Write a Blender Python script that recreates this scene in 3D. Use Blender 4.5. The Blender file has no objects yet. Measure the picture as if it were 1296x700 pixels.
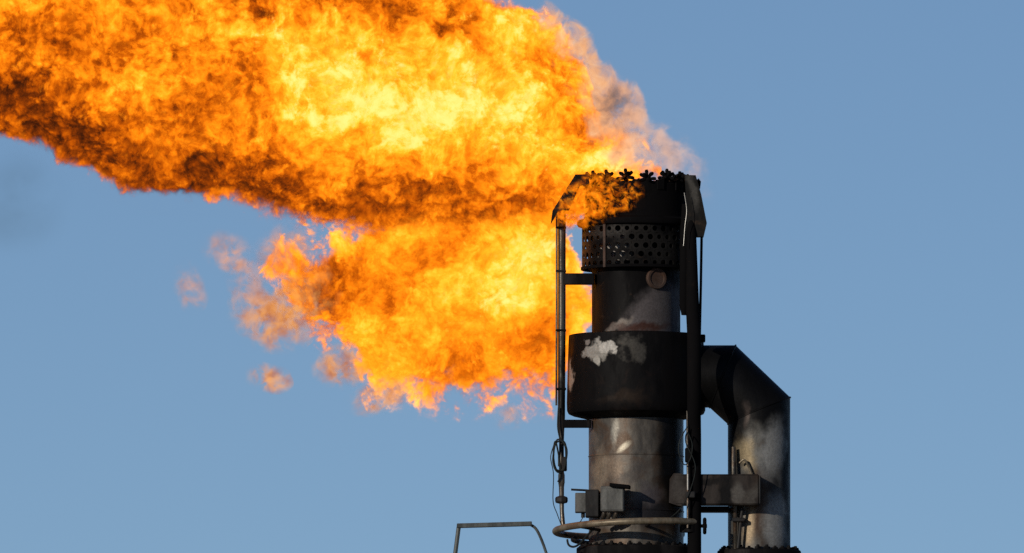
import bpy, math, random
import numpy as np
from mathutils import Vector, Matrix, noise as mnoise
R = math.radians
random.seed(7)
S = bpy.context.scene
COL = S.collection

# ------------------------------------------------------------------ camera
D, PITCH = 250.0, R(4.0)
PX = 0.01                                     # metres per photo pixel at the stack
F_MM = 36.0 * (D / math.cos(PITCH)) / (1296 * PX)
CAM = Vector((-1.57, -D, 1.7))
cam_d = bpy.data.cameras.new('camera'); cam = bpy.data.objects.new('camera', cam_d); COL.objects.link(cam)
cam.location = CAM; cam.rotation_euler = (R(90) + PITCH, 0, 0)
cam_d.sensor_width = 36; cam_d.lens = F_MM; cam_d.clip_start = 1; cam_d.clip_end = 20000
S.camera = cam

def P(u, v, y=0.0):
    """point of the place seen at photo pixel (u, v), at depth y (the stack's axis stands at y = 0)"""
    a, b = (u - 648) / 1296 * 36 / F_MM, (350 - v) / 1296 * 36 / F_MM
    c, s = math.cos(PITCH), math.sin(PITCH)
    d = Vector((a, c - b * s, s + b * c))
    return CAM + d * ((y + D) / d.y)
def X(u): return (u - 805) * PX
def Z(v, y=0.0): return P(648, v, y).z

# ------------------------------------------------------------------ world, sun, exposure
SUN_EL, SUN_AZ = R(17), R(-36)                # azimuth measured from straight behind the camera, negative = left
sun_vec = Vector((math.sin(SUN_AZ) * math.cos(SUN_EL), -math.cos(SUN_AZ) * math.cos(SUN_EL), math.sin(SUN_EL)))
W = bpy.data.worlds.new('World'); S.world = W; W.use_nodes = True
wn = W.node_tree.nodes; wl = W.node_tree.links
bg = wn['Background']
sky = wn.new('ShaderNodeTexSky'); sky.sky_type = 'NISHITA'; sky.sun_disc = False
sky.sun_elevation = SUN_EL; sky.sun_rotation = math.atan2(sun_vec.x, sun_vec.y)
sky.air_density = 0.5; sky.dust_density = 0.0; sky.ozone_density = 2.9; sky.altitude = 0
wl.new(sky.outputs[0], bg.inputs[0]); bg.inputs[1].default_value = 0.061
sl = bpy.data.lights.new('sun', 'SUN'); so = bpy.data.objects.new('sun', sl); COL.objects.link(so)
sl.energy = 2.8; sl.angle = R(0.5); sl.color = (1, 0.90, 0.76)
so.rotation_euler = sun_vec.to_track_quat('Z', 'Y').to_euler(); so.location = (-30, -40, 60)
S.view_settings.view_transform = 'Standard'; S.view_settings.look = 'None'
S.view_settings.exposure = 0.0; S.view_settings.gamma = 1
cy = S.cycles
cy.max_bounces = 4; cy.diffuse_bounces = 2; cy.glossy_bounces = 2; cy.volume_bounces = 0; cy.transparent_max_bounces = 24
cy.use_denoising = False; cy.use_adaptive_sampling = True; cy.adaptive_threshold = 0.02
cy.sample_clamp_indirect = 4

# ------------------------------------------------------------------ node helpers
class NT:
    def __init__(s, name):
        s.m = bpy.data.materials.new(name); s.m.use_nodes = True
        s.t = s.m.node_tree; s.t.nodes.clear()
        s.out = s.t.nodes.new('ShaderNodeOutputMaterial')
    def n(s, kind, **kw):
        x = s.t.nodes.new('ShaderNode' + kind)
        for k, v in kw.items(): setattr(x, k, v)
        return x
    def put(s, sock, v):
        if v is None: return
        if isinstance(v, (int, float)): sock.default_value = v
        elif isinstance(v, (tuple, list, Vector)):
            v = tuple(v)
            sock.default_value = v + (1,) if len(v) == 3 and sock.type == 'RGBA' else v
        else: s.t.links.new(v, sock)
    def m_(s, op, a, b=None, c=None, clamp=False):
        x = s.n('Math', operation=op, use_clamp=clamp)
        for i, v in enumerate((a, b, c)): s.put(x.inputs[i], v)
        return x.outputs[0]
    def v_(s, op, a, b=None, scale=None):
        x = s.n('VectorMath', operation=op)
        s.put(x.inputs[0], a); s.put(x.inputs[1], b)
        if scale is not None: s.put(x.inputs['Scale'], scale)
        return x.outputs['Value'] if op in ('LENGTH', 'DOT_PRODUCT', 'DISTANCE') else x.outputs[0]
    def add(s, a, b): return s.m_('ADD', a, b)
    def sub(s, a, b): return s.m_('SUBTRACT', a, b)
    def mul(s, a, b): return s.m_('MULTIPLY', a, b)
    def noise(s, vec, scale, detail=2, rough=0.5, lac=2.0, dist=0.0, color=False, kind='FBM', norm=True):
        x = s.n('TexNoise', noise_dimensions='3D')
        x.noise_type = kind
        if kind == 'FBM': x.normalize = norm
        s.put(x.inputs['Vector'], vec); s.put(x.inputs['Scale'], scale); s.put(x.inputs['Detail'], detail)
        s.put(x.inputs['Roughness'], rough); s.put(x.inputs['Lacunarity'], lac); s.put(x.inputs['Distortion'], dist)
        return x.outputs['Color'] if color else x.outputs[0]
    def map(s, v, a, b, c=0.0, d=1.0, smooth=True, clamp=True):
        x = s.n('MapRange'); x.interpolation_type = 'SMOOTHSTEP' if smooth else 'LINEAR'; x.clamp = clamp
        for i, q in enumerate((v, a, b, c, d)): s.put(x.inputs[i], q)
        return x.outputs[0]
    def ramp(s, v, stops):
        x = s.n('ValToRGB'); e = x.color_ramp.elements
        while len(e) < len(stops): e.new(0.5)
        for q, (p, c) in zip(e, stops):
            q.position = p; q.color = (*c, 1)
        s.put(x.inputs[0], v)
        return x.outputs[0]
    def mix(s, f, a, b):
        x = s.n('Mix', data_type='RGBA')
        s.put(x.inputs[0], f); s.put(x.inputs[6], a); s.put(x.inputs[7], b)
        return x.outputs[2]
    def curve(s, v, pts):
        """piecewise linear curve through pts (any range), v a node value"""
        x0, x1 = pts[0][0], pts[-1][0]
        ys = [p[1] for p in pts]; y0, y1 = min(ys), max(ys)
        if y1 - y0 < 1e-6: return y0
        x = s.n('FloatCurve'); c = x.mapping.curves[0]
        q = [((a - x0) / (x1 - x0), (b - y0) / (y1 - y0)) for a, b in pts]
        c.points[0].location = q[0]; c.points[-1].location = q[-1]
        for a in q[1:-1]: c.points.new(*a)
        for p in c.points: p.handle_type = 'AUTO_CLAMPED'
        x.mapping.update()
        s.put(x.inputs['Value'], s.map(v, x0, x1, smooth=False))
        return s.m_('MULTIPLY_ADD', x.outputs[0], y1 - y0, y0)

# ------------------------------------------------------------------ mesh helpers
def link(name, me, mat, parent=None, label=None):
    o = bpy.data.objects.new(name, me); COL.objects.link(o)
    if mat: me.materials.append(mat)
    if parent: o.parent = parent
    if label: o['label'] = label
    return o
class MB:
    def __init__(s): s.v = []; s.f = []
    def add(s, vs, fs):
        n = len(s.v); s.v += [tuple(v) for v in vs]; s.f += [tuple(i + n for i in f) for f in fs]; return s
    def rings(s, rings, close=True, cap0=True, cap1=True):
        k = len(rings[0]); n = len(s.v); fs = []
        for i in range(len(rings) - 1):
            for j in range(k):
                a, b = i * k + j, i * k + (j + 1) % k
                fs.append((a, b, b + k, a + k))
        if cap0: fs.append(tuple(range(k))[::-1])
        if cap1: fs.append(tuple(range((len(rings) - 1) * k, len(rings) * k)))
        return s.add([p for r in rings for p in r], fs)
    def lathe(s, prof, c=(0, 0), seg=64, caps=(True, True)):
        """prof: (radius, z) bottom to top"""
        return s.rings([[(c[0] + r * math.cos(t), c[1] + r * math.sin(t), z) for t in np.linspace(0, 2 * math.pi, seg, endpoint=False)] for r, z in prof], cap0=caps[0], cap1=caps[1])
    def tube(s, pts, r, seg=10, caps=True):
        pts = [Vector(p) for p in pts]; rr = r if isinstance(r, (list, tuple)) else [r] * len(pts)
        rings = []; up = None
        for i, p in enumerate(pts):
            t = (pts[min(i + 1, len(pts) - 1)] - pts[max(i - 1, 0)]).normalized()
            if up is None: up = t.orthogonal()
            up = (up - t * up.dot(t)).normalized(); b = t.cross(up)
            rings.append([p + (up * math.cos(a) + b * math.sin(a)) * rr[i] for a in np.linspace(0, 2 * math.pi, seg, endpoint=False)])
        return s.rings(rings, cap0=caps, cap1=caps)
    def box(s, lo, hi, M=None, bev=0.0):
        lo, hi = Vector(lo), Vector(hi)
        c = (lo + hi) / 2; h = (hi - lo) / 2
        b = min(bev, *(h * 0.9)) if bev else 0
        vs = []; 
        if not b:
            vs = [Vector((x, y, z)) for x in (-h.x, h.x) for y in (-h.y, h.y) for z in (-h.z, h.z)]
            fs = [(0, 1, 3, 2), (4, 6, 7, 5), (0, 4, 5, 1), (2, 3, 7, 6), (0, 2, 6, 4), (1, 5, 7, 3)]
        else:
            def ring(z, i):
                x, y = h.x - i, h.y - i; e = b - i if b > i else 0
                return [Vector(q) for q in ((-x + e, -y, z), (x - e, -y, z), (x, -y + e, z), (x, y - e, z), (x - e, y, z), (-x + e, y, z), (-x, y - e, z), (-x, -y + e, z))]
            rs = [ring(-h.z, b * .98), ring(-h.z + b, 0), ring(h.z - b, 0), ring(h.z, b * .98)]
            vs = [p for r in rs for p in r]; fs = []
            for i in range(3):
                for j in range(8): fs.append((i * 8 + j, i * 8 + (j + 1) % 8, i * 8 + 8 + (j + 1) % 8, i * 8 + 8 + j))
            fs += [tuple(range(8))[::-1], tuple(range(24, 32))]
        return s.add([(M @ (v + c)) if M else v + c for v in vs], fs)
    def prism(s, poly, y0, y1):
        """poly: (x, z) outline counter-clockwise seen from the camera, from depth y0 to y1"""
        n = len(poly)
        vs = [(x, y0, z) for x, z in poly] + [(x, y1, z) for x, z in poly]
        fs = [tuple(range(n)), tuple(range(n, 2 * n))[::-1]] + [(i, i + n, (i + 1) % n + n, (i + 1) % n) for i in range(n)]
        return s.add(vs, fs)
    def mesh(s, name, smooth=True, ang=35):
        me = bpy.data.meshes.new(name); me.from_pydata([tuple(v) for v in s.v], [], s.f)
        me.validate(); me.update()
        import bmesh
        bm = bmesh.new(); bm.from_mesh(me); bmesh.ops.recalc_face_normals(bm, faces=bm.faces); bm.to_mesh(me); bm.free()
        if smooth:
            me.shade_smooth(); me.set_sharp_from_angle(angle=R(ang))
        return me
    def build(s, name, mat, parent=None, label=None, smooth=True, ang=35):
        return link(name, s.mesh(name, smooth, ang), mat, parent, label)
def thing(name, label, cat, loc=(0, 0, 0), group=None):
    o = bpy.data.objects.new(name, None); COL.objects.link(o); o.location = loc; o.empty_display_size = 0.3
    return tag(o, label, cat, group)
def tag(o, label, cat, group=None, kind=None):
    if label: o['label'] = label
    if cat: o['category'] = cat
    if group: o['group'] = group
    if kind: o['kind'] = kind
    return o
def smooth_path(pts, n=6):
    pts = [Vector(p) for p in pts]; out = []
    for i in range(len(pts) - 1):
        p0, p1, p2, p3 = pts[max(i - 1, 0)], pts[i], pts[i + 1], pts[min(i + 2, len(pts) - 1)]
        for k in range(n):
            t = k / n
            out.append(0.5 * ((2 * p1) + (p2 - p0) * t + (2 * p0 - 5 * p1 + 4 * p2 - p3) * t * t + (3 * p1 - p0 - 3 * p2 + p3) * t ** 3))
    return out + [pts[-1]]

# ------------------------------------------------------------------ metal materials
SOOT = (0.0042, 0.0040, 0.0046)
STEEL = (0.13, 0.125, 0.115)
RUST = (0.085, 0.05, 0.03)
PALE = (0.34, 0.32, 0.29)
def metal(name, base=STEEL, rust=RUST, soot=0.5, rust_amt=0.4, patches=(), rough=0.55, metallic=0.25, streak=1.0, soot_col=SOOT, bump=0.25, spec=0.12):
    """burnt steel: plain metal, rust and soot in noise-shaped areas; patches = (centre, radii, colour, roughness, edge, rotation about y) areas with a shape of their own"""
    k = NT(name)
    pos = k.n('TexCoord').outputs['Object']
    st = k.v_('MULTIPLY', pos, (1, 1, 0.35 if streak else 1))
    n1 = k.noise(st, 1.9, 6, 0.62, dist=0.4); n2 = k.noise(pos, 3.1, 6, 0.6, dist=0.6); n3 = k.noise(pos, 34, 4, 0.65); n4 = k.noise(st, 9, 5, 0.65)
    tone = k.mix(k.map(n4, 0.3, 0.7), tuple(c * 0.62 for c in base), tuple(c * 1.25 for c in base))
    col = k.mix(k.mul(k.map(n2, 0.62 - rust_amt * 0.4, 0.85 - rust_amt * 0.4), 0.85), tone, rust)
    sm = k.map(k.add(n1, k.mul(k.sub(n4, 0.5), 0.35)), 0.86 - soot * 0.7, 1.02 - soot * 0.7)
    col = k.mix(k.m_('SUBTRACT', 1.0, sm), soot_col, col) if False else k.mix(sm, col, soot_col)
    rg = k.map(n4, 0.25, 0.75, rough - 0.12, rough + 0.16, smooth=False)
    rg = k.m_('MULTIPLY_ADD', sm, 0.15, rg)
    for (c, rad, pc, edge, rot, dist) in patches:
        mp = k.n('Mapping', vector_type='TEXTURE')
        warp = k.v_('SCALE', k.v_('SUBTRACT', k.noise(pos, 5.0, 4, 0.55, color=True), (0.5, 0.5, 0.5)), scale=dist)
        k.put(mp.inputs['Vector'], k.v_('ADD', pos, warp)); mp.inputs['Location'].default_value = c
        mp.inputs['Rotation'].default_value = (0, rot, 0); mp.inputs['Scale'].default_value = rad
        ln = k.v_('LENGTH', mp.outputs[0])
        f = k.map(ln, 1.0 + edge, 1.0 - edge)
        f = k.mul(f, k.map(n4, 0.18, 0.5, 0.55, 1.0)) if max(pc) > 0.03 else f
        col = k.mix(f, col, k.mix(k.map(n3, .3, .7), tuple(q * 0.9 for q in pc), tuple(q * 1.1 for q in pc)))
    col = k.mix(k.map(n3, 0.35, 0.65, 0.12, 0.0), col, SOOT)
    b = k.n('BsdfPrincipled')
    k.put(b.inputs['Base Color'], col); k.put(b.inputs['Roughness'], rg)
    b.inputs['Metallic'].default_value = metallic; b.inputs['Specular IOR Level'].default_value = spec
    bp = k.n('Bump'); bp.inputs['Strength'].default_value = bump; bp.inputs['Distance'].default_value = 0.01
    k.put(bp.inputs['Height'], k.add(k.mul(n3, 0.6), n4)); k.put(b.inputs['Normal'], bp.outputs[0])
    k.t.links.new(b.outputs[0], k.out.inputs['Surface'])
    return k.m
def pc(u, v, y, du, dv, dy, col, edge=0.25, rot=0.0, dist=0.3):
    p = P(u, v, y); return ((p.x, p.y, p.z), (du * PX, dy, dv * PX), col, edge, rot, dist)
M_soot = metal('sooted_steel', base=(0.022, 0.02, 0.02), soot=0.72, rust_amt=0.15, rough=0.6)
M_black = metal('black_soot', base=(0.0045, 0.0043, 0.0046), soot=0.8, rust_amt=0.05, rough=0.75, metallic=0, spec=0.05)
M_shroud = metal('shroud_steel', base=(0.006, 0.0058, 0.0064), rust=(0.018, 0.011, 0.009), soot=0.6, rust_amt=0.2, spec=0.07, patches=[
    pc(796, 436, -0.85, 13, 11, 0.4, (0.055, 0.052, 0.047), 0.5, 0.2, 0.6), pc(808, 444, -0.85, 8, 10, 0.4, (0.05, 0.047, 0.043), 0.5, 0.2, 0.5),
    pc(745, 446, -0.7, 11, 7, 0.4, (0.26, 0.25, 0.235), 0.16, 0.2, 0.34), pc(757, 441, -0.7, 12, 10, 0.4, (0.31, 0.30, 0.28), 0.2, 0.4, 0.42), pc(762, 446, -0.7, 9, 10, 0.4, (0.24, 0.23, 0.21), 0.4, 0.4, 0.4), pc(770, 440, -0.75, 9, 8, 0.4, (0.40, 0.388, 0.365), 0.2, 0.5, 0.34),
    pc(756, 456, -0.75, 3, 6, 0.4, (0.36, 0.35, 0.32), 0.3, 0, 0.15), pc(741, 432, -0.7, 4, 5, 0.3, (0.2, 0.18, 0.17), 0.3, 0, 0.2), pc(738, 433, -0.7, 2, 3, 0.3, (0.006, 0.006, 0.006), 0.3, 0, 0.1),
    pc(720, 472, -0.3, 6, 18, 0.5, (0.3, 0.22, 0.18), 0.3, 0, 0.25), pc(790, 503, -0.85, 26, 7, 0.4, (0.02, 0.014, 0.011), 0.6, 0, 0.4)])  # pale sliver at the left edge: flame reflection on bare metal, put into the colour
M_mid = metal('neck_steel', base=(0.0055, 0.0052, 0.0057), soot=0.62, rust_amt=0.1, spec=0.07, patches=[
    pc(838, 400, -0.5, 62, 36, 0.5, (0.095, 0.085, 0.088), 0.25, R(-40), 0.22), pc(850, 382, -0.4, 18, 16, 0.45, (0.10, 0.094, 0.098), 0.5, R(-30), 0.2),
    pc(782, 411, -0.5, 20, 4, 0.4, (0.17, 0.15, 0.135), 0.5, R(-30), 0.18), pc(812, 414, -0.5, 34, 6, 0.4, (0.055, 0.027, 0.022), 0.6, 0, 0.3),
    pc(774, 313, -0.5, 22, 17, 0.5, (0.30, 0.28, 0.26), 0.5, 0, 0.3)])  # pale area painted so sunlit spots show through the sleeve's holes
M_sleeve = metal('sleeve_steel', base=(0.007, 0.0065, 0.0065), soot=0.6, rust_amt=0.2, spec=0.08, streak=0, patches=[
    pc(780, 292, -0.7, 40, 9, 0.5, (0.036, 0.034, 0.032), 0.5, 0, 0.3), pc(820, 305, -0.7, 40, 16, 0.5, (0.014, 0.013, 0.0125), 0.5, R(15), 0.4), pc(845, 320, -0.5, 14, 20, 0.5, (0.016, 0.015, 0.0145), 0.5, 0, 0.3), pc(742, 320, -0.3, 5, 30, 0.7, (0.03, 0.016, 0.012), 0.5, 0, 0.2)])
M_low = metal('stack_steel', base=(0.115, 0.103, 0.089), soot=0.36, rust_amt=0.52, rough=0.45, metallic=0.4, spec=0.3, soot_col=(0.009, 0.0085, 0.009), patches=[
    pc(850, 580, -0.5, 19, 80, 0.5, (0.007, 0.0066, 0.007), 0.5, 0, 0.25), pc(790, 566, -0.6, 8, 3.2, 0.3, (0.42, 0.38, 0.30), 0.7, R(-35), 0.12), pc(770, 590, -0.6, 16, 12, 0.3, (0.17, 0.125, 0.09), 0.8, R(-20), 0.4), pc(800, 600, -0.6, 22, 8, 0.3, (0.07, 0.062, 0.056), 0.8, R(-30), 0.4),  # the small pale slanted streak is a painted sun highlight
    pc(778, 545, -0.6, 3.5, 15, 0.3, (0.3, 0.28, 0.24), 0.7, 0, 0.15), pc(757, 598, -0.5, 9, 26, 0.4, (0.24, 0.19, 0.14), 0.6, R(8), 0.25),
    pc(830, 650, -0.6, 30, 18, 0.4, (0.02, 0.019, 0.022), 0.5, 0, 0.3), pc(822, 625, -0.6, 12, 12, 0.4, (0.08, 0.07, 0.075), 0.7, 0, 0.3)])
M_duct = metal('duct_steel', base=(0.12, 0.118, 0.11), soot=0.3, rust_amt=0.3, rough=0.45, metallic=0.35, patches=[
    pc(945, 470, -0.2, 100, 78, 1.5, (0.0055, 0.0055, 0.006), 0.2, 0, 0.4), pc(925, 540, -0.2, 14, 80, 0.8, (0.008, 0.008, 0.009), 0.4, 0, 0.3), pc(999, 600, -0.1, 9, 130, 0.8, (0.006, 0.006, 0.007), 0.4, 0, 0.1),  # narrow dark strip on the right edge paints the side turned from the sun
    pc(962, 615, -0.4, 30, 24, 0.5, (0.02, 0.018, 0.018), 0.4, 0, 0.3), pc(960, 640, -0.4, 15, 40, 0.5, (0.075, 0.05, 0.036), 0.5, 0, 0.25),  # dark area by the beam's end: the beam's cast shadow, painted
    pc(945, 575, -0.4, 10, 22, 0.5, (0.2, 0.16, 0.1), 0.6, R(-20), 0.25), pc(978, 568, -0.3, 14, 34, 0.5, (0.25, 0.252, 0.245), 0.6, R(10), 0.25),  # brownish and grey weathered areas, painted lighter where the sun falls
    pc(981, 660, -0.3, 14, 34, 0.5, (0.26, 0.262, 0.255), 0.5, 0, 0.2), pc(948, 668, -0.4, 7, 22, 0.4, (0.26, 0.2, 0.13), 0.6, R(8), 0.2),  # the same painted sunlit tones, lower down the duct
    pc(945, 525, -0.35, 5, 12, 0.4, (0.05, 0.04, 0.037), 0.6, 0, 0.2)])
M_pipe = metal('pipe_steel', base=(0.10, 0.09, 0.075), soot=0.5, rust_amt=0.45, rough=0.27, metallic=0.6, spec=0.4)
M_ringpipe = metal('ring_pipe_steel', base=(0.20, 0.17, 0.125), rust=(0.13, 0.08, 0.05), soot=0.25, rust_amt=0.35, rough=0.42, metallic=0.35)
M_box = metal('box_steel', base=(0.115, 0.117, 0.113), soot=0.33, rust_amt=0.12, rough=0.5)
M_boxd = metal('box_dark_steel', base=(0.03, 0.03, 0.031), soot=0.5, rust_amt=0.1)
M_beam = metal('beam_steel', base=(0.034, 0.029, 0.027), rust=(0.035,0.024,0.018), soot=0.5, rust_amt=0.4, patches=[pc(860, 620, -0.66, 7, 20, 0.3, (0.05, 0.045, 0.042), 0.5, 0, 0.25), pc(919, 622, -0.66, 8, 26, 0.3, (0.006, 0.006, 0.0065), 0.4, 0, 0.2), pc(936, 624, -0.66, 9, 11, 0.3, (0.085, 0.08, 0.074), 0.5, 0, 0.3), pc(953, 630, -0.66, 7, 16, 0.3, (0.06, 0.055, 0.05), 0.5, R(20), 0.3), pc(895, 610, -0.66, 26, 5, 0.3, (0.010, 0.009, 0.009), 0.5, 0, 0.3)])
M_rail = metal('railing_steel', base=(0.09, 0.10, 0.10), soot=0.4, rust_amt=0.1, rough=0.45)
M_cable = metal('cable_rubber', base=(0.018, 0.022, 0.022), soot=0.4, rust_amt=0.0, metallic=0, streak=0)
M_bright = metal('bright_rod', base=(0.26, 0.26, 0.25), soot=0.35, rust_amt=0.05, rough=0.35, metallic=0.5)
M_port = metal('rusty_port', base=(0.07, 0.05, 0.042), rust=(0.08, 0.045, 0.032), soot=0.2, rust_amt=0.6, streak=0)

# ------------------------------------------------------------------ ground (below the picture)
k = NT('sand'); pos = k.n('TexCoord').outputs['Object']; b = k.n('BsdfPrincipled')
k.put(b.inputs['Base Color'], k.mix(k.noise(pos, 0.05, 8, 0.6), (0.16, 0.125, 0.085), (0.26, 0.21, 0.15))); b.inputs['Roughness'].default_value = 0.95
k.t.links.new(b.outputs[0], k.out.inputs['Surface'])
mb = MB(); g = 15000; n = 24
mb.add([(g * (2 * i / n - 1), g * (2 * j / n - 1), 0) for j in range(n + 1) for i in range(n + 1)], [(j * (n + 1) + i, j * (n + 1) + i + 1, (j + 1) * (n + 1) + i + 1, (j + 1) * (n + 1) + i) for j in range(n) for i in range(n)])
tag(mb.build('ground', k.m), 'bare sandy ground far below the flare stack', None, kind='structure')

# ------------------------------------------------------------------ the stack
stack = thing('flare_stack', 'black sooted steel flare stack with burner crown, under the flame', 'flare stack')
def part(mb, name, mat, parent=stack, label=None, **kw): return mb.build(name, mat, parent, label, **kw)

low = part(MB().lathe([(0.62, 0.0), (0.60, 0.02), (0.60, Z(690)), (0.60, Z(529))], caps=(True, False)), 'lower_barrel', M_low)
# weld seams round the lower barrel
for v in (578, 648):
    z = Z(v); part(MB().lathe([(0.597, z - 0.012), (0.607, z - 0.005), (0.607, z + 0.005), (0.597, z + 0.012)], caps=(False, False)), 'weld_seam', M_low, low)
# windshield shroud
zt, zb = Z(425), Z(523)
part(MB().lathe([(0.59, Z(532)), (0.63, Z(530.5)), (0.80, Z(526.5)), (0.855, Z(524)), (0.875, Z(520)), (0.878, Z(510)), (0.868, Z(470)), (0.855, Z(432)), (0.852, zt), (0.835, zt + 0.006), (0.55, zt + 0.03)], seg=96, caps=(False, False)), 'shroud', M_shroud)
# neck
neck = part(MB().lathe([(0.56, Z(428)), (0.56, Z(340)), (0.56, Z(284))], caps=(False, False)), 'neck_barrel', M_mid)
part(MB().lathe([(0.57, Z(342)), (0.60, Z(341.5)), (0.60, Z(337)), (0.57, Z(336.5))], caps=(False, False)), 'stiffener_ring', M_black, neck)
# round port on the neck
a = math.asin((830 - 805) * PX / 0.56); pd = Vector((math.sin(a), -math.cos(a), 0)); pcn = Vector((0, 0, Z(352.5, -0.5))) + pd * 0.55
mb = MB(); e1 = Vector((pd.y, -pd.x, 0)); e2 = Vector((0, 0, 1))
prof = [(0.135, -0.03), (0.135, 0.035), (0.128, 0.045), (0.10, 0.045), (0.095, 0.03), (0.03, 0.03), (0.0, 0.03)]
mb.rings([[pcn + pd * d + (e1 * math.cos(t) + e2 * math.sin(t)) * max(r, 0.001) for t in np.linspace(0, 2 * math.pi, 28, endpoint=False)] for r, d in prof])
part(mb, 'port_cover', M_port)
# perforated sleeve with real round holes
def perforated(r, z0, z1, rows, cols, hr, th):
    mb = MB(); dz = (z1 - z0) / rows; da = 2 * math.pi / cols; K = 12
    def pt(a, z, rr): return (rr * math.cos(a), rr * math.sin(a), z)
    for i in range(rows):
        for j in range(cols):
            ca = (j + 0.5 * (i % 2)) * da; cz = z0 + (i + 0.5) * dz
            vs = []; per = []; h_ = hr * (0.3 if random.random() < 0.06 else random.uniform(0.72, 1.04))
            # outline of the cell: square sampled at the same angles as the hole
            for q in range(K):
                t = 2 * math.pi * (q + 0.5) / K; c, s_ = math.cos(t), math.sin(t); m = max(abs(c), abs(s_))
                sx, sz = c / m * 0.5, s_ / m * 0.5
                per.append((sx, sz)); 
            for rr in (r, r - th):
                for sx, sz in per: vs.append(pt(ca + sx * da, cz + sz * dz, rr))
                for q in range(K):
                    t = 2 * math.pi * (q + 0.5) / K
                    vs.append(pt(ca + h_ / r * math.cos(t), cz + h_ * math.sin(t), rr))
            fs = []
            for q in range(K):
                w = (q + 1) % K
                fs += [(q, w, K + w, K + q), (2 * K + q, 3 * K + q, 3 * K + w, 2 * K + w), (K + q, K + w, 3 * K + w, 3 * K + q)]
            # corners of the square cell
            mb.add(vs, fs)
            for s1 in (-1, 1):
                for s2 in (-1, 1):
                    t0 = [per[q] for q in range(K) if per[q][0] * s1 > 0.1 and per[q][1] * s2 > 0.1]
                    if len(t0) >= 2:
                        A = max(t0, key=lambda p: abs(p[0])); B = max(t0, key=lambda p: abs(p[1]))
                        mb.add([pt(ca + x * da, cz + y * dz, r) for x, y in (A, (0.5 * s1, 0.5 * s2), B)], [(0, 1, 2)])
    return mb
sl_ = perforated(0.685, Z(342), Z(288), 5, 36, 0.040, 0.012)
sleeve = part(sl_, 'perforated_sleeve', M_sleeve, smooth=False)
part(MB().lathe([(0.668, Z(342)), (0.70, Z(342)), (0.70, Z(338.5)), (0.668, Z(338.5)), (0.668, Z(342))], caps=(False, False)), 'rim_band', M_black, sleeve)
a = math.radians(-125); part(MB().box((0.688, -0.018, Z(342)), (0.708, 0.018, Z(286)), Matrix.Rotation(a, 4, 'Z')), 'seam_strip', M_port, sleeve)
# burner head, its lip and the crown of star nozzles
head = part(MB().lathe([(0.56, Z(290)), (0.735, Z(287)), (0.75, Z(284)), (0.745, Z(280)), (0.66, Z(277)), (0.645, Z(270)), (0.645, Z(236)), (0.62, Z(233)), (0.60, Z(236)), (0.59, Z(250)), (0.1, Z(255))], caps=(False, True)), 'burner_head', M_black)
def nozzle_mb():
    mb = MB(); mb.lathe([(0.028, -0.16), (0.026, -0.04), (0.034, 0.0), (0.034, 0.03), (0.02, 0.05)], seg=10)
    dirs = [Vector((0, 0, 1))] + [Vector((math.cos(a) * math.cos(e), math.sin(a) * math.cos(e), math.sin(e))) for e, o in ((R(38), 0.3), (R(-6), 0.93)) for a in np.linspace(0, 2 * math.pi, 5, endpoint=False) + o]
    c = Vector((0, 0, 0.02))
    for d in dirs:
        L = 0.112 if d.z < 0.9 else 0.115
        mb.tube([c, c + d * L * 0.45, c + d * L * 0.8, c + d * L], [0.02, 0.019, 0.025, 0.016], seg=7)
    return mb.mesh('nozzle')
nz = nozzle_mb()
nn = 14; a0 = math.asin((819 - 805) / 60) - math.pi / 2
for i in range(nn):
    a = a0 + i * 2 * math.pi / nn
    o = bpy.data.objects.new('nozzle', nz); COL.objects.link(o); o.parent = head
    if i == 0: nz.materials.append(M_black)
    o.location = (0.605 * math.cos(a), 0.605 * math.sin(a), Z(227, -0.6) + random.uniform(-.012, .012))
    o.rotation_euler = (random.uniform(-.15, .15), random.uniform(-.15, .15), random.choice((0.0, 0.63)) - math.pi / 2 + random.uniform(-.2, .2))
    # a plate on the rim between two nozzles
    M = Matrix.Rotation(a + math.pi / nn * random.uniform(.8, 1.2), 4, 'Z'); w = random.uniform(.045, .085)
    part(MB().prism([(-w, Z(244)), (w * .9, Z(244)), (w, Z(231) + random.uniform(-.03, .03)), (w * .3, Z(230) + random.uniform(-.04, .03)), (-w * .4, Z(231) + random.uniform(-.03, .03)), (-w * .95, Z(232) + random.uniform(-.03, .03))], -0.662, -0.60), 'rim_plate', M_black, head, smooth=False).data.transform(M @ Matrix.Rotation(math.pi / 2, 4, 'Z'))
# inclined pilot hoods left and right of the crown
def hood(poly, y0, y1, label):
    return part(MB().prism([(X(u), Z(v, (y0 + y1) / 2)) for u, v in poly], y0, y1), 'pilot_hood', M_hood, label=label, smooth=False)
M_hood = metal('hood_steel', base=(0.012, 0.0115, 0.011), soot=0.55, rust_amt=0.1, patches=[pc(876, 238, -0.6, 5, 26, 0.4, (0.06, 0.057, 0.052), 0.6, R(-12), 0.2)])
hood([(728, 222), (744, 221.5), (746, 233), (740, 236), (734, 234), (720, 266), (706, 268), (697, 283), (699, 268), (716, 241)], -0.66, -0.36, 'inclined hood left of the burner crown, wrapped in flame')
hood([(866, 222), (880, 222.5), (887, 247), (894, 283), (890, 300), (868, 300), (869, 268)], -0.62, -0.42, 'broad inclined hood right of the burner crown')
part(MB().prism([(X(880), Z(231)), (X(884), Z(228)), (X(887), Z(232)), (X(886), Z(240)), (X(882), Z(246))], -0.3, -0.2), 'lug', M_black)
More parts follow.
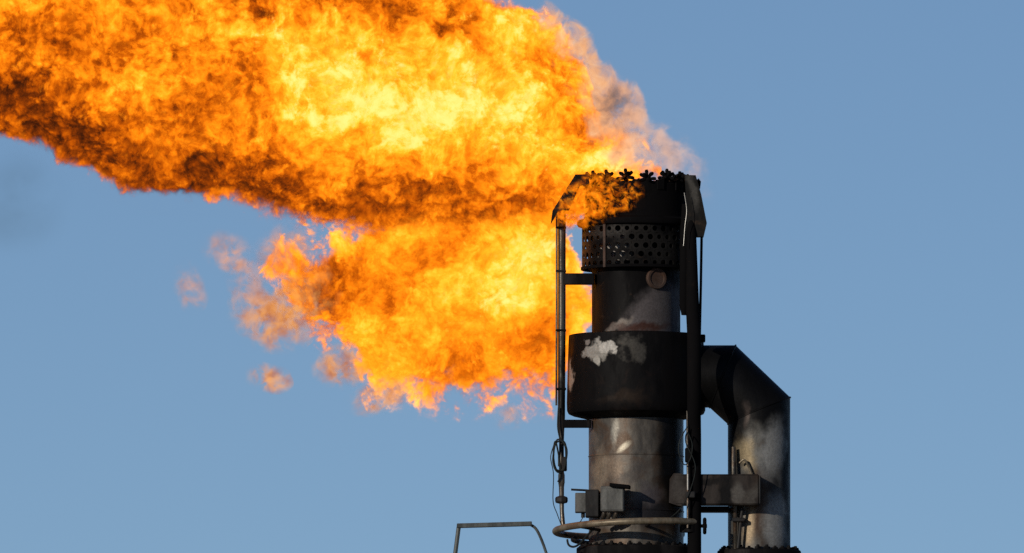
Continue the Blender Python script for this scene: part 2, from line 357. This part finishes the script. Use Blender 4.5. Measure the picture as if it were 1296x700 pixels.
# pilot riser on the right, rods, clip
part(MB().tube([(0.73, -0.66, 0), (0.73, -0.66, Z(560)), (0.725, -0.78, Z(530)), (0.725, -0.93, Z(505)), (0.725, -0.93, Z(430)), (0.71, -0.72, Z(400)), (0.695, -0.62, Z(300)), (0.69, -0.55, Z(280))], [0.088, 0.088, 0.088, 0.088, 0.088, 0.085, 0.062, 0.055], seg=20), 'riser_pipe', M_black)
part(MB().tube([P(888, 298, -0.5), P(887, 360, -0.55), P(885.5, 429, -0.7)], 0.017), 'pilot_rod', M_black)
part(MB().tube(smooth_path([P(866, 244, -0.75), P(869, 266, -0.76), P(867, 285, -0.78), P(865, 311, -0.8)]), 0.004, 6), 'ignition_wire', M_bright)
part(MB().box((X(882), -0.72, Z(437)), (X(892), -0.5, Z(428)), None, 0.01), 'clip', M_black)
part(MB().tube([(0.60, -0.45, Z(402)), (0.605, -0.45, Z(390)), (0.615, -0.47, Z(300)), (0.625, -0.5, Z(262))], [0.03, 0.06, 0.065, 0.05], seg=14), 'pilot_tube', M_black)
# left pilot rail with its rod, brackets
rail = part(MB().tube([(-0.94, -0.25, Z(268)), (-0.94, -0.25, Z(400)), (-0.945, -0.25, Z(530)), (-0.945, -0.25, Z(548)), (-0.945, -0.25, Z(565))], [0.05, 0.05, 0.046, 0.036, 0.03], seg=14), 'pilot_rail', M_pipe)
part(MB().tube([(-1.005, -0.29, Z(268)), (-1.006, -0.29, Z(400)), (-1.01, -0.29, Z(515))], 0.013, 8), 'ignition_rod', M_pipe)
for v in (290, 345, 420, 494):
    part(MB().box((-1.02, -0.305, Z(v) - 0.014), (-0.885, -0.195, Z(v) + 0.014), None, 0.006), 'rail_clamp', M_soot, rail)
part(MB().tube([(-0.945, -0.25, Z(560)), (-0.945, -0.25, Z(620)), (-0.94, -0.25, Z(648)), (-0.925, -0.28, Z(668))], [0.032, 0.034, 0.028, 0.03], seg=12), 'drop_pipe', M_pipe)
zc = Z(634); c = (-0.945, -0.25)
part(MB().lathe([(0.03, zc - 0.05), (0.07, zc - 0.04), (0.08, zc - 0.02), (0.08, zc + 0.02), (0.07, zc + 0.035), (0.03, zc + 0.05)], c, 8), 'union_nut', M_boxd, ang=20)
part(MB().lathe([(0.03, Z(620)), (0.042, Z(612)), (0.042, Z(603)), (0.03, Z(598))], c, 10), 'coupling', M_pipe)
part(MB().box((-0.95, -0.33, Z(598)), (-0.875, -0.22, Z(580)), None, 0.012), 'terminal_box', M_boxd)
part(MB().box((-0.99, -0.2, Z(592)), (-0.93, -0.12, Z(576)), None, 0.015), 'splice_box', M_pipe)
part(MB().box((X(714), -0.32, Z(362)), (X(752), -0.18, Z(348)), None, 0.008), 'bracket', M_soot)
part(MB().box((X(712), -0.30, Z(543)), (X(748), -0.2, Z(533)), None, 0.006), 'bracket', M_soot)
part(MB().box((X(729), -0.306, Z(542.4)), (X(746), -0.299, Z(533.6))), 'bracket_plate', M_boxd)
# ring pipe
rz = Z(669.5)
ang = np.linspace(R(-44), R(-44) - R(262), 60)
def ringpt(a, r=1.02): return (r * math.cos(a) , r * math.sin(a), rz - 0.04 * math.sin(a) + 0.03 * math.cos(a))
ring = part(MB().tube([ringpt(a) for a in ang], 0.043, 14), 'ring_pipe', M_ringpipe)
for d in (-78, -140, -205, -250):
    a = R(d); p = Vector(ringpt(a)); q = Vector(ringpt(a, 0.59)); q.z -= 0.04
    part(MB().tube([p, q], 0.02, 8), 'ring_strut', M_soot, ring)
# second smaller loop behind the ring pipe
part(MB().tube([ (0.8 * math.cos(a), 0.8 * math.sin(a), Z(683) - 0.02 * math.sin(a)) for a in np.linspace(R(-165), R(-250), 24)], 0.03, 10), 'hose_loop', M_boxd)
# valve wheel on the riser
vw = Vector((X(891), -0.66, Z(669.5)))
wh = part(MB().tube([vw + Vector((0, math.cos(t) * 0.085, math.sin(t) * 0.085)) for t in np.linspace(0, 2 * math.pi, 25)], 0.024, 8, caps=False), 'hand_wheel', M_black)
part(MB().tube([vw + Vector((0.03, 0, 0)), vw + Vector((-0.10, 0, 0))], [0.025, 0.022], 10), 'valve_stem', M_black, wh)
for t in (0.3, 1.35, 2.4):
    dv = Vector((0, math.cos(t) * 0.08, math.sin(t) * 0.08)); part(MB().tube([vw - dv, vw + dv], 0.011, 6), 'spoke', M_black, wh)
part(MB().tube([vw + Vector((-0.2, 0, -0.08)), vw + Vector((-0.2, 0, 0.08))], 0.115, 16), 'valve_body', M_soot, wh)
# bolted flanges
def hexnut():
    mb = MB(); mb.lathe([(0.042, 0), (0.042, 0.03), (0.036, 0.036)], seg=6); mb.lathe([(0.02, 0.035), (0.02, 0.055), (0.014, 0.06)], seg=8)
    return mb.mesh('bolt', ang=20)
hx = hexnut(); hx.materials.append(M_soot)
def flange(name, cx, cyy, r, rin, vtop, nb, mat):
    z = Z(vtop); f = part(MB().lathe([(rin, z - 0.34), (r, z - 0.34), (r, z - 0.19), (r - .01, z - 0.18), (r - .01, z - 0.16), (r, z - .15), (r, z - 0.012), (r - 0.012, z), (rin, z), (rin - .02, z + 0.05)], (cx, cyy), 72, caps=(False, False)), name, mat)
    for i in range(nb):
        a = 2 * math.pi * (i + 0.3) / nb
        o = bpy.data.objects.new('bolt', hx); COL.objects.link(o); o.parent = f
        o.location = (cx + (r - 0.065) * math.cos(a), cyy + (r - 0.065) * math.sin(a), z - 0.002 - random.uniform(0, 0.012)); o.rotation_euler = (0, 0, random.uniform(0, 1)); o.scale = (1, 1, random.uniform(.75, 1.1))
flange('barrel_flange', 0, 0, 0.755, 0.602, 693, 36, M_soot)
# beam between barrel and duct
beam = part(MB().box((X(853), -0.66, Z(643)), (X(960), -0.42, Z(604)), None, 0.02), 'support_beam', M_beam)
part(MB().box((X(872), -0.45, Z(649.5)), (X(922), -0.05, Z(643.3))), 'beam_plate', M_soot, beam)
part(MB().prism([(X(846), Z(640)), (X(858), Z(644)), (X(862), Z(644)), (X(862), Z(603)), (X(852), Z(603)), (X(847), Z(610))], -0.652, -0.34), 'gusset', M_beam, beam)
part(MB().tube([(X(960.5), -0.65, Z(606)), (X(960.5), -0.65, Z(641))], 0.012, 8), 'end_weld', M_boxd, beam)
# bypass duct: three mitred pipe sections
RD = 0.395; cx = X(960.5); zh = Z(476.5); K = 64
T = np.linspace(0, 2 * math.pi, K, endpoint=False)
def sect(fn): return [fn(math.cos(t), math.sin(t)) for t in T]
r0 = sect(lambda c, s: (0.55, RD * s, zh + RD * c))
r1 = sect(lambda c, s: (X(914.5) + 0.165 * c, RD * s, zh + RD * c))
r2 = sect(lambda c, s: (cx + RD * c, RD * s, Z(520) + 0.17 * c))
r3 = sect(lambda c, s: (cx + RD * c, RD * s, Z(694)))
r4 = sect(lambda c, s: (cx + RD * c, RD * s, 0.0))
duct = bpy.data.objects.new('bypass_duct', None); COL.objects.link(duct); duct.parent = stack; duct.empty_display_size = 0.2
def inset(ring, other, k_): return [tuple(Vector(a).lerp(Vector(b), k_)) for a, b in zip(ring, other)]
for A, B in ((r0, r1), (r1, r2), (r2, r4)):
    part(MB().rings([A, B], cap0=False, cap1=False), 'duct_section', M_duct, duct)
for r_ in (r1, r2):
    part(MB().tube([Vector(p) for p in r_] + [Vector(r_[0])], 0.012, 6, caps=False), 'weld_seam', M_duct, duct)
flange('duct_flange', cx, 0, 0.53, 0.397, 697, 26, M_soot)
# conduits down the front of the duct
part(MB().tube(smooth_path([P(928.5, 566, -0.36), P(928.5, 600, -0.40), P(930, 640, -0.40), P(931, 695, -0.36)]), 0.028, 10), 'conduit', M_pipe)
part(MB().tube(smooth_path([P(936, 586, -0.42), P(942, 582, -0.44), P(948, 592, -0.44), P(953, 607, -0.46)]), 0.014, 8), 'conduit', M_ringpipe)
part(MB().tube(smooth_path([P(940, 643, -0.46), P(938, 655, -0.45), P(936, 676, -0.44), P(934, 694, -0.44)]), 0.02, 8), 'conduit', M_boxd)
for v in (660,):
    part(MB().box((X(926), -0.5, Z(v + 3)), (X(942), -0.38, Z(v - 2)), None, 0.01), 'conduit_clamp', M_boxd)
# instrument boxes
def ibox(name, u0, u1, v0, v1, y, dep, rot, mat, lid_mat, label):
    c = P((u0 + u1) / 2, (v0 + v1) / 2, y); M = Matrix.Translation(c) @ Matrix.Rotation(rot, 4, 'Z')
    w, h = (u1 - u0) * PX / 2, (v1 - v0) * PX / 2
    o = part(MB().box((-w, 0, -h), (w, dep, h), M, 0.012), name, mat, label=label)
    return o, M, w, h
oB, M, w, h = ibox('junction_box', 760, 789.5, 615, 647, -0.92, 0.26, R(-4), M_box, M_black, 'pale grey instrument box on the barrel front')
part(MB().box((-w + 0.10, -0.07, h - 0.015), (w + 0.06, 0.16, h + 0.03), M @ Matrix.Rotation(R(6), 4, 'Y'), 0.006), 'lid', M_black, oB)
part(MB().box((-w + 0.012, -0.006, -h + 0.02), (w - 0.012, 0.01, h - 0.03), M, 0.004), 'box_door', M_box, oB)
for dx in (-0.10, -0.03, 0.05):
    part(MB().tube(smooth_path([M @ Vector((dx, 0.08, -h + .01)), M @ Vector((dx - 0.02, 0.1, -h - 0.06)), M @ Vector((dx - 0.07, 0.2, -h - 0.14))]), 0.027, 8), 'cable_gland', M_pipe, oB)
oA, M, w, h = ibox('junction_box', 741, 758, 619.5, 654, -0.62, 0.3, R(0), M_boxd, M_black, 'black instrument box at the left edge of the barrel')
part(MB().box((-w - 0.13, 0.03, -h + 0.06), (-w + 0.01, 0.28, h - 0.04), M, 0.008), 'box_door', M_box, oA)
part(MB().box((-w - 0.19, 0.0, h - 0.014), (-w + 0.02, 0.26, h - 0.002), M @ Matrix.Rotation(R(3), 4, 'Y')), 'lid', M_boxd, oA)
part(MB().tube([M @ Vector((-w - 0.03, 0.12, -h + 0.08)), M @ Vector((-w - 0.03, 0.12, -h - 0.005))], 0.025, 8), 'cable_gland', M_boxd, oA)
part(MB().tube([M @ Vector((-w - 0.03, 0.12, -h)), M @ Vector((-w - 0.06, 0.12, -h - 0.05)), M @ Vector((-w - 0.16, 0.1, -h - 0.13))], 0.006, 6), 'wire', M_cable, oA)
# thin instrument line in front of the riser
part(MB().tube([P(870, 520, -0.8), P(870, 560, -0.8), P(870.5, 600, -0.8), P(870.5, 668, -0.8)], 0.016, 8), 'sensing_line', M_pipe)
part(MB().tube([P(870.5, 600, -0.82), P(870.5, 620, -0.82)], 0.012, 8), 'sensing_line', M_bright)  # short bright piece laid over the line as its highlight
part(MB().box((X(867), -0.86, Z(635)), (X(879), -0.74, Z(627)), None, 0.012), 'line_clamp', M_boxd)
part(MB().box((X(866), -0.86, Z(590)), (X(875), -0.74, Z(572)), None, 0.012), 'line_clamp', M_soot)

# ------------------------------------------------------------------ cables hung on the pipes
def cable(pts, r, label, cat='cable'):
    return tag(MB().tube(smooth_path(pts, 8), r, 7).build('cable', M_cable), label, cat, 'loose cables on the stack')
coil = [P(707, 515, -.33), P(706, 540, -.34), P(709, 556, -.34)]
for i in range(40):
    t = i / 40 * 2 * math.pi * 3; coil.append(P(708.5 + (9 + 1.2 * math.sin(i)) * math.sin(t), 577 - (20 + 1.5 * math.cos(1.7 * i)) * math.cos(t), -0.36 - 0.02 * math.sin(i * .7)))
coil += [P(710, 598, -.32), P(706, 610, -.31)]
cable(coil, 0.011, 'dark cable coiled on the left pilot pipe below the flame')
cable([P(703, 558, -.30), P(697, 578, -.30), P(700.5, 600, -.30), P(700, 634, -.30), P(705, 650, -.3), P(711, 666, -.32)], 0.006, 'thin wire hanging left of the drop pipe, above the ring pipe')
cable([P(870, 540, -.86), P(861, 556, -.87), P(859, 572, -.87), P(866, 588, -.87), P(874, 580, -.87), P(876, 562, -.87), P(870, 548, -.87), P(868, 560, -.87), P(880, 590, -.87), P(873, 622, -.87), P(860, 645, -.9), P(842, 660, -.95)], 0.007, 'thin cable looped at the right riser and sagging over the barrel')
cable([P(718, 683, -.1), P(720, 690, -.15), P(727, 692, -.3), P(735, 687, -.5), P(741, 680, -.6), P(752, 668, -.75)], 0.014, 'dark blue hose looping under the ring pipe at left')

# working platform just below the picture's edge, which the railing stands on
deck = part(MB().box((X(550), -1.45, Z(793)), (X(905), 1.0, Z(783)), None, 0.01), 'platform_deck', M_rail)
for x_, y_ in ((X(565), -1.3), (X(565), 0.85), (X(895), -1.3), (X(895), 0.85)):
    part(MB().tube([(x_, y_, Z(792)), (x_ * 0.2, y_ * 0.35, Z(960))], 0.04, 8), 'platform_brace', M_soot, deck)
# ------------------------------------------------------------------ railing of the platform, lower left
rl = thing('guard_railing', 'grey steel guard railing at the bottom edge, left of the stack', 'railing', (X(626), -1.2, Z(760)))
def rp(u, v): return P(u, v, -1.2) - Vector(rl.location)
part(MB().box((-0.485, -0.05, -0.028), (0.46, 0.05, 0.028), Matrix.Translation(rp(627, 664.2)) @ Matrix.Rotation(R(-1.6), 4, 'Y'), 0.006), 'top_rail', M_rail, rl)
part(MB().tube([rp(581, 663.5), rp(575.5, 706), rp(566, 785)], 0.027, 8), 'post', M_rail, rl)
part(MB().tube(smooth_path([rp(672, 664.5), rp(678, 669), rp(684, 680), rp(691, 699), rp(700, 730), rp(706, 785)]), 0.018, 8), 'post', M_rail, rl)
part(MB().tube([rp(574, 722), rp(698, 722)], 0.018, 8), 'mid_rail', M_rail, rl)

# ------------------------------------------------------------------ the flame
FIRE = [(0.0, (0.022, 0.006, 0.003)), (0.12, (0.085, 0.017, 0.003)), (0.25, (0.28, 0.043, 0.002)), (0.38, (0.64, 0.105, 0.002)), (0.51, (1.08, 0.228, 0.004)),
        (0.64, (1.45, 0.38, 0.009)), (0.77, (1.8, 0.55, 0.018)), (0.89, (2.0, 0.79, 0.055)), (1.0, (2.2, 0.98, 0.26))]      # the red is past what the film can hold
def hot(k, pos, spots, base):
    """sum of soft warm and cool regions: (u, v, du, dv, weight)"""
    t = base
    for (u, v, du, dv, w) in spots:
        p = P(u, v); d = k.v_('MULTIPLY', k.v_('SUBTRACT', pos, (p.x, 0, p.z)), (1 / (du * PX), 0, 1 / (dv * PX)))
        t = k.m_('MULTIPLY_ADD', k.map(k.v_('LENGTH', d), 1.0, 0.0), w, t)
    return t
def fire_out(k, dens, col, sigma, step):
    D_ = k.mul(dens, sigma)
    ab = k.n('VolumeAbsorption'); ab.inputs['Color'].default_value = (0, 0, 0, 1); k.put(ab.inputs['Density'], D_)
    em = k.n('Emission'); k.put(em.inputs['Color'], col); k.put(em.inputs['Strength'], D_)
    ad = k.n('AddShader'); k.t.links.new(ab.outputs[0], ad.inputs[0]); k.t.links.new(em.outputs[0], ad.inputs[1])
    k.t.links.new(ad.outputs[0], k.out.inputs['Volume'])
    # the faint hot sheath: nearly clear
    tr = k.n('BsdfTransparent'); e2 = k.n('Emission'); e2.inputs['Color'].default_value = (1, 0.3, 0.1, 1); e2.inputs['Strength'].default_value = 0.3
    mx = k.n('MixShader'); mx.inputs[0].default_value = 0.002
    k.t.links.new(tr.outputs[0], mx.inputs[1]); k.t.links.new(e2.outputs[0], mx.inputs[2]); k.t.links.new(mx.outputs[0], k.out.inputs['Surface'])
    k.m.cycles.volume_step_rate = step
def lobe_field(k, pos, rows):
    """depth inside a lobe given by rows (u, v top, v bottom, y centre, y half depth)"""
    sp = k.n('SeparateXYZ'); k.put(sp.inputs[0], pos); x, y, z = sp.outputs
    xs = [X(r[0]) for r in rows]
    cz = k.curve(x, [(a, (Z(r[1], r[3]) + Z(r[2], r[3])) / 2) for a, r in zip(xs, rows)])
    hz = k.curve(x, [(a, (Z(r[1], r[3]) - Z(r[2], r[3])) / 2) for a, r in zip(xs, rows)])
    yc = k.curve(x, [(a, r[3]) for a, r in zip(xs, rows)])
    hy = k.curve(x, [(a, r[4]) for a, r in zip(xs, rows)])
    rz_ = k.m_('DIVIDE', k.sub(z, cz), hz); ry = k.m_('DIVIDE', k.sub(y, yc), hy)
    r = k.m_('SQRT', k.add(k.mul(rz_, rz_), k.mul(ry, ry)))
    return k.mul(k.sub(1.0, r), k.m_('MINIMUM', hz, hy)), rz_, (x, y, z)
def lobe_mesh(name, rows, mat, parent, m=0.10, seg=40, amp=0.06):
    us = np.arange(rows[0][0], rows[-1][0] + 1, 6.0)
    f = lambda i, u: float(np.interp(u, [r[0] for r in rows], [r[i] for r in rows]))
    rings = []
    for u in us:
        t, b, yc, hy = f(1, u), f(2, u), f(3, u), f(4, u); z0 = (Z(t, yc) + Z(b, yc)) / 2; hz = abs(Z(t, yc) - Z(b, yc)) / 2 + m
        ring_ = []
        for a in np.linspace(0, 2 * math.pi, seg, endpoint=False):
            p = Vector((X(u), yc + (hy + m) * math.sin(a), z0 + hz * math.cos(a)))
            d = Vector((0, math.sin(a), math.cos(a))) * amp * mnoise.fractal(p * 2.2, 1.0, 2.0, 4)
            ring_.append(p + d)
        rings.append(ring_)
    return link(name, MB().rings(rings).mesh(name, smooth=False), mat, parent)

UP = [(-260, -230, 110, 0.2, 2.0), (-100, -190, 168, 0.2, 2.0), (0, -165, 188, 0.2, 1.9), (40, -155, 192, 0.2, 1.8), (90, -145, 217, 0.2, 1.8), (150, -132, 250, 0.2, 1.75), (200, -120, 263, 0.2, 1.7), (250, -108, 268, 0.2, 1.65),
      (283, -100, 264, 0.2, 1.6), (350, -86, 290, 0.2, 1.55), (430, -68, 304, 0.25, 1.5), (520, -48, 304, 0.35, 1.45), (600, -30, 300, 0.5, 1.35), (650, -12, 296, 0.7, 1.25), (690, 8, 290, 0.9, 1.1),
      (712, 30, 287, 1.0, 1.0), (735, 64, 281, 1.0, 0.95), (750, 105, 274, 0.95, 0.85), (764, 145, 264, 0.9, 0.75), (780, 160, 254, 0.75, 0.65), (800, 170, 248, 0.65, 0.6), (822, 182, 242, 0.6, 0.5), (842, 198, 238, 0.6, 0.4)]
LO = [(312, 322, 342, 1.2, 0.12), (345, 300, 372, 1.2, 0.4), (372, 284, 412, 1.2, 0.65), (410, 272, 446, 1.25, 0.8), (442, 252, 482, 1.3, 0.9), (466, 235, 518, 1.35, 1.0), (500, 225, 522, 1.4, 1.05), (560, 215, 528, 1.4, 1.1), (600, 210, 530, 1.4, 1.1),
      (650, 205, 522, 1.35, 1.1), (690, 205, 530, 1.3, 1.05), (708, 210, 524, 1.25, 1.0), (720, 245, 490, 1.2, 0.9), (735, 320, 450, 1.15, 0.75), (752, 345, 436, 1.1, 0.6), (772, 370, 420, 1.1, 0.4)]
FR = [(664, 10, 190, 1.3, 0.5), (690, 4, 195, 1.3, 0.7), (720, 20, 200, 1.2, 0.8), (745, 42, 208, 1.0, 0.8), (765, 74, 214, 0.7, 0.8), (785, 94, 220, 0.4, 0.8), (805, 101, 226, 0.4, 0.75), (815, 120, 228, 0.4, 0.7), (822, 148, 230, 0.4, 0.65), (840, 156, 232, 0.4, 0.6),
      (865, 164, 240, 0.4, 0.55), (885, 184, 250, 0.4, 0.45), (900, 210, 262, 0.4, 0.35), (912, 240, 270, 0.4, 0.2)]

def turb(k, pos, warp, wscale):
    w = k.v_('SUBTRACT', k.noise(pos, wscale, 2, 0.55, color=True), (0.5, 0.5, 0.5))
    return k.v_('ADD', pos, k.v_('SCALE', w, scale=warp))

def plume_mat(name, rows, spots, base, soot_lo, sigma, step, ero=1.0, edge=0.30, edge_n=0.5, amp=(1.0, 1.0, 0.9), ragged=None, holes=None):
    k = NT(name); pos = k.n('NewGeometry').outputs['Position']
    q = turb(k, pos, 0.5, 1.6)                      # billows
    d, rz_, xyz = lobe_field(k, k.v_('ADD', pos, k.v_('SCALE', k.v_('SUBTRACT', q, pos), scale=0.45)), rows)
    n0 = k.noise(q, 0.85, 2, 0.5)
    n1 = k.noise(q, 2.1, 6, 0.64)
    n2 = k.noise(k.v_('ADD', pos, k.v_('SCALE', k.v_('SUBTRACT', q, pos), scale=0.5)), 7.5, 5, 0.72)
    if ragged: ero = k.curve(xyz[0], [(X(a), b) for a, b in ragged])
    bias = 0.52 if not holes else k.curve(xyz[0], [(X(a), b) for a, b in holes])
    e_ = k.add(k.mul(k.sub(n1, bias), ero), k.mul(k.sub(n2, 0.5), edge_n))
    dens = k.map(k.add(k.sub(d, 0.10), e_), 0.0, edge)
    dens = k.mul(k.mul(dens, dens), k.map(d, -0.07, 0.06))
    T_ = hot(k, q, spots, base)
    T_ = k.m_('MULTIPLY_ADD', k.sub(n0, 0.5), amp[0], T_)
    T_ = k.m_('MULTIPLY_ADD', k.sub(n1, 0.5), amp[1], T_)
    T_ = k.m_('MULTIPLY_ADD', k.sub(n2, 0.5), k.map(T_, 0.5, 0.95, amp[2], amp[2] * 0.62), T_)
    T_ = k.sub(T_, k.map(dens, 0.22, 0.0, 0.0, 0.17))      # thin edges burn cooler
    T_ = k.sub(T_, k.mul(k.map(k.m_('ABSOLUTE', k.sub(n2, 0.46)), 0.04, 0.0), 0.13))      # thin dark creases
    if soot_lo:   # soot gathers along the cool underside
        sm = k.mul(k.map(rz_, -0.30, -0.95), k.map(xyz[0], X(400), X(560), soot_lo, soot_lo * 0.22))
        T_ = k.sub(T_, sm)
    fire_out(k, dens, k.ramp(T_, FIRE), sigma, step)
    return k.m
flame = thing('flame', 'huge orange and yellow flame blowing left from the burner crown', 'flame', P(770, 230))
def under_flame(o): o.matrix_parent_inverse = Matrix.Translation(-Vector(flame.location)); return o
M_up = plume_mat('fire_upper', UP, [(540, 125, 290, 125, 0.40), (700, 195, 110, 60, 0.26), (660, 35, 70, 55, 0.30), (380, 60, 120, 70, 0.18), (780, 195, 70, 40, 0.42), (60, 110, 200, 130, -0.07),
     (555, 42, 24, 20, -0.50), (600, 262, 220, 44, -0.13), (745, 110, 50, 90, 0.06), (270, 225, 220, 60, -0.16), (795, 190, 50, 30, 0.2), (430, 130, 130, 60, 0.10), (500, 8, 90, 36, -0.16), (640, 105, 60, 30, -0.1), (75, 75, 40, 50, -0.06), (15, 110, 60, 70, 0.10)], 0.50, 0.27, 50, 0.055, ero=0.8, amp=(0.7, 1.35, 1.45),
     ragged=[(-260, 0.8), (640, 0.8), (730, 1.7), (830, 1.7)])
M_lo = plume_mat('fire_lower', LO, [(675, 335, 110, 100, 0.40), (600, 370, 130, 110, 0.15), (570, 470, 130, 60, -0.06), (400, 370, 80, 110, -0.20), (345, 320, 50, 60, -0.22), (600, 262, 220, 40, -0.10)], 0.52, 0.0, 30, 0.075, edge=0.5, edge_n=1.1, amp=(1.0, 1.35, 1.25),
     ragged=[(300, 3.6), (400, 3.6), (520, 2.0), (670, 1.9), (715, 3.4), (772, 3.4)], holes=[(300, 0.57), (410, 0.57), (500, 0.52), (680, 0.52), (715, 0.56), (772, 0.57)])
k_up = under_flame(lobe_mesh('upper_plume', UP, M_up, flame)); k_lo = under_flame(lobe_mesh('lower_plume', LO, M_lo, flame))
def fringe_mat():
    k = NT('fire_fringe'); pos = k.n('NewGeometry').outputs['Position']
    q = turb(k, pos, 0.5, 2.2); d, rz_, xyz = lobe_field(k, k.v_('ADD', pos, k.v_('SCALE', k.v_('SUBTRACT', q, pos), scale=0.4)), FR)
    n1 = k.noise(q, 3.6, 7, 0.70)
    dens = k.mul(k.map(k.add(d, k.mul(k.sub(n1, 0.5), 0.8)), 0.0, 0.22), k.map(n1, 0.47, 0.64))
    dens = k.mul(k.mul(dens, k.map(d, -0.06, 0.06)), k.map(xyz[0], X(908), X(868)))
    left = k.map(xyz[0], X(860), X(745))                # thicker and warmer towards the flame
    dens = k.mul(dens, k.m_('MULTIPLY_ADD', left, 2.2, 0.9))
    T_ = hot(k, q, [(780, 126, 36, 40, -0.2)], k.noise(q, 5.5, 5, 0.7))      # a little dark smoke beside the plume
    fire_out(k, dens, k.mix(left, k.ramp(T_, [(0.2, (0.10, 0.10, 0.12)), (0.36, (0.30, 0.22, 0.21)), (0.5, (0.85, 0.50, 0.36)), (0.66, (1.0, 0.66, 0.45))]), k.ramp(T_, [(0.2, (0.12, 0.11, 0.12)), (0.34, (0.30, 0.17, 0.13)), (0.44, (0.85, 0.38, 0.17)), (0.56, (1.0, 0.52, 0.24)), (0.68, (1.1, 0.80, 0.5))])), 2.8, 0.2)
    return k.m
under_flame(lobe_mesh('pale_fringe', FR, fringe_mat(), flame))
# tongues that lick round the crown
TG = [(690, 238, 262, -0.3, 0.3), (705, 224, 286, -0.35, 0.45), (725, 216, 292, -0.4, 0.6), (745, 214, 290, -0.5, 0.55), (765, 216, 284, -0.6, 0.45), (785, 218, 276, -0.65, 0.38), (802, 222, 266, -0.66, 0.3), (818, 230, 254, -0.66, 0.2)]
def tongue_mat():
    k = NT('fire_tongue'); pos = k.n('NewGeometry').outputs['Position']
    q = turb(k, pos, 0.22, 4.5); d, rz_, xyz = lobe_field(k, k.v_('ADD', pos, k.v_('SCALE', k.v_('SUBTRACT', q, pos), scale=0.5)), TG)
    n1 = k.noise(q, 10.0, 4, 0.66, dist=0.4)
    thr = k.map(xyz[0], X(700), X(800), 0.525, 0.565)
    dens = k.mul(k.map(d, 0.0, 0.14), k.mul(k.map(k.sub(n1, thr), 0.0, 0.06), k.map(xyz[0], X(818), X(796))))
    T_ = k.m_('MULTIPLY_ADD', k.sub(k.noise(q, 11.0, 4, 0.65), 0.5), 1.7, 0.52)
    fire_out(k, dens, k.ramp(T_, FIRE), 16, 0.12)
    return k.m
under_flame(lobe_mesh('crown_tongue', TG, tongue_mat(), flame, m=0.04, amp=0.03))

# loose wisps
def wisp_mat(name, col0, col1, sigma, lo=0.42):
    k = NT(name); pos = k.n('NewGeometry').outputs['Position']; oc = k.n('TexCoord').outputs['Object']
    q = turb(k, pos, 0.22, 4.0)
    r = k.v_('LENGTH', k.v_('ADD', oc, k.v_('SCALE', k.v_('SUBTRACT', k.noise(pos, 3.0, 3, 0.6, color=True), (0.5, 0.5, 0.5)), scale=1.1)))
    n1 = k.noise(q, 5.5, 6, 0.66, dist=0.4)
    dens = k.mul(k.map(r, 1.0, 0.30), k.map(n1, lo, lo + 0.17))
    fire_out(k, dens, k.mix(k.map(k.noise(q, 5.0, 4, 0.6), 0.38, 0.62), col0, col1), sigma, 0.3)
    return k.m
M_wp = wisp_mat('fire_wisp_pale', (0.46, 0.21, 0.15), (0.95, 0.42, 0.20), 4.5, 0.46)
M_wo = wisp_mat('fire_wisp_orange', (0.5, 0.14, 0.04), (1.0, 0.42, 0.10), 9.0, 0.45)
import bmesh
def sphere_mesh():
    bm = bmesh.new(); bmesh.ops.create_icosphere(bm, subdivisions=4, radius=1.0)
    for v in bm.verts: v.co *= 1 + 0.12 * mnoise.fractal(v.co * 1.5, 1.0, 2.0, 3)
    me = bpy.data.meshes.new('flame_wisp'); bm.to_mesh(me); bm.free(); return me
def wisp(u, v, du, dv, rot, mat, y=1.2, parent=None, label=None):
    o = link('flame_wisp', sphere_mesh(), mat); p = P(u, v, y)
    o.location = p; o.scale = (du * PX, min(du, dv) * PX * 1.1, dv * PX); o.rotation_euler = (0, rot, random.uniform(-.3, .3))
    if parent: o.parent = parent; under_flame(o)
    else: tag(o, label, 'flame', 'loose flame wisps')
    return o
wisp(345, 404, 62, 44, R(20), M_wo, parent=flame); wisp(314, 366, 28, 58, R(-12), M_wp, parent=flame); wisp(292, 322, 46, 32, R(35), M_wp, parent=flame)
wisp(362, 325, 48, 48, 0, M_wp, parent=flame); wisp(432, 462, 40, 34, 0, M_wo, parent=flame); wisp(484, 500, 52, 26, R(-15), M_wo, parent=flame); wisp(395, 375, 50, 50, 0, M_wo, parent=flame)
wisp(240, 362, 24, 38, R(-15), M_wp, label='small pinkish flame wisp adrift in the sky, farthest left')
wisp(340, 479, 36, 20, R(14), M_wo, label='small orange flame wisp adrift below the left end of the lower flame')
wisp(642, 529, 26, 20, 0, M_wp, label='tiny pale flame wisp just below the lower flame near the stack')

# thin dark smoke drifting under the far end of the plume
k = NT('thin_smoke'); oc = k.n('TexCoord').outputs['Object']; pos = k.n('NewGeometry').outputs['Position']
dn = k.mul(k.map(k.v_('LENGTH', oc), 1.0, 0.1), k.map(k.noise(pos, 1.2, 4, 0.6), 0.35, 0.7))
ab = k.n('VolumeAbsorption'); ab.inputs['Color'].default_value = (0.25, 0.2, 0.12, 1); k.put(ab.inputs['Density'], k.mul(dn, 0.55)); k.t.links.new(ab.outputs[0], k.out.inputs['Volume']); k.m.cycles.volume_step_rate = 1.0
for u, v, du, dv in ((15, 255, 95, 80),):
    o = link('smoke', sphere_mesh(), k.m); o.location = P(u, v, 1.0); o.scale = (du * PX, 0.8, dv * PX)
    tag(o, 'faint dark smoke drifting below the left end of the flame' if u < 100 else 'faint dark smoke beside the small orange flame wisp', None, None, 'stuff')
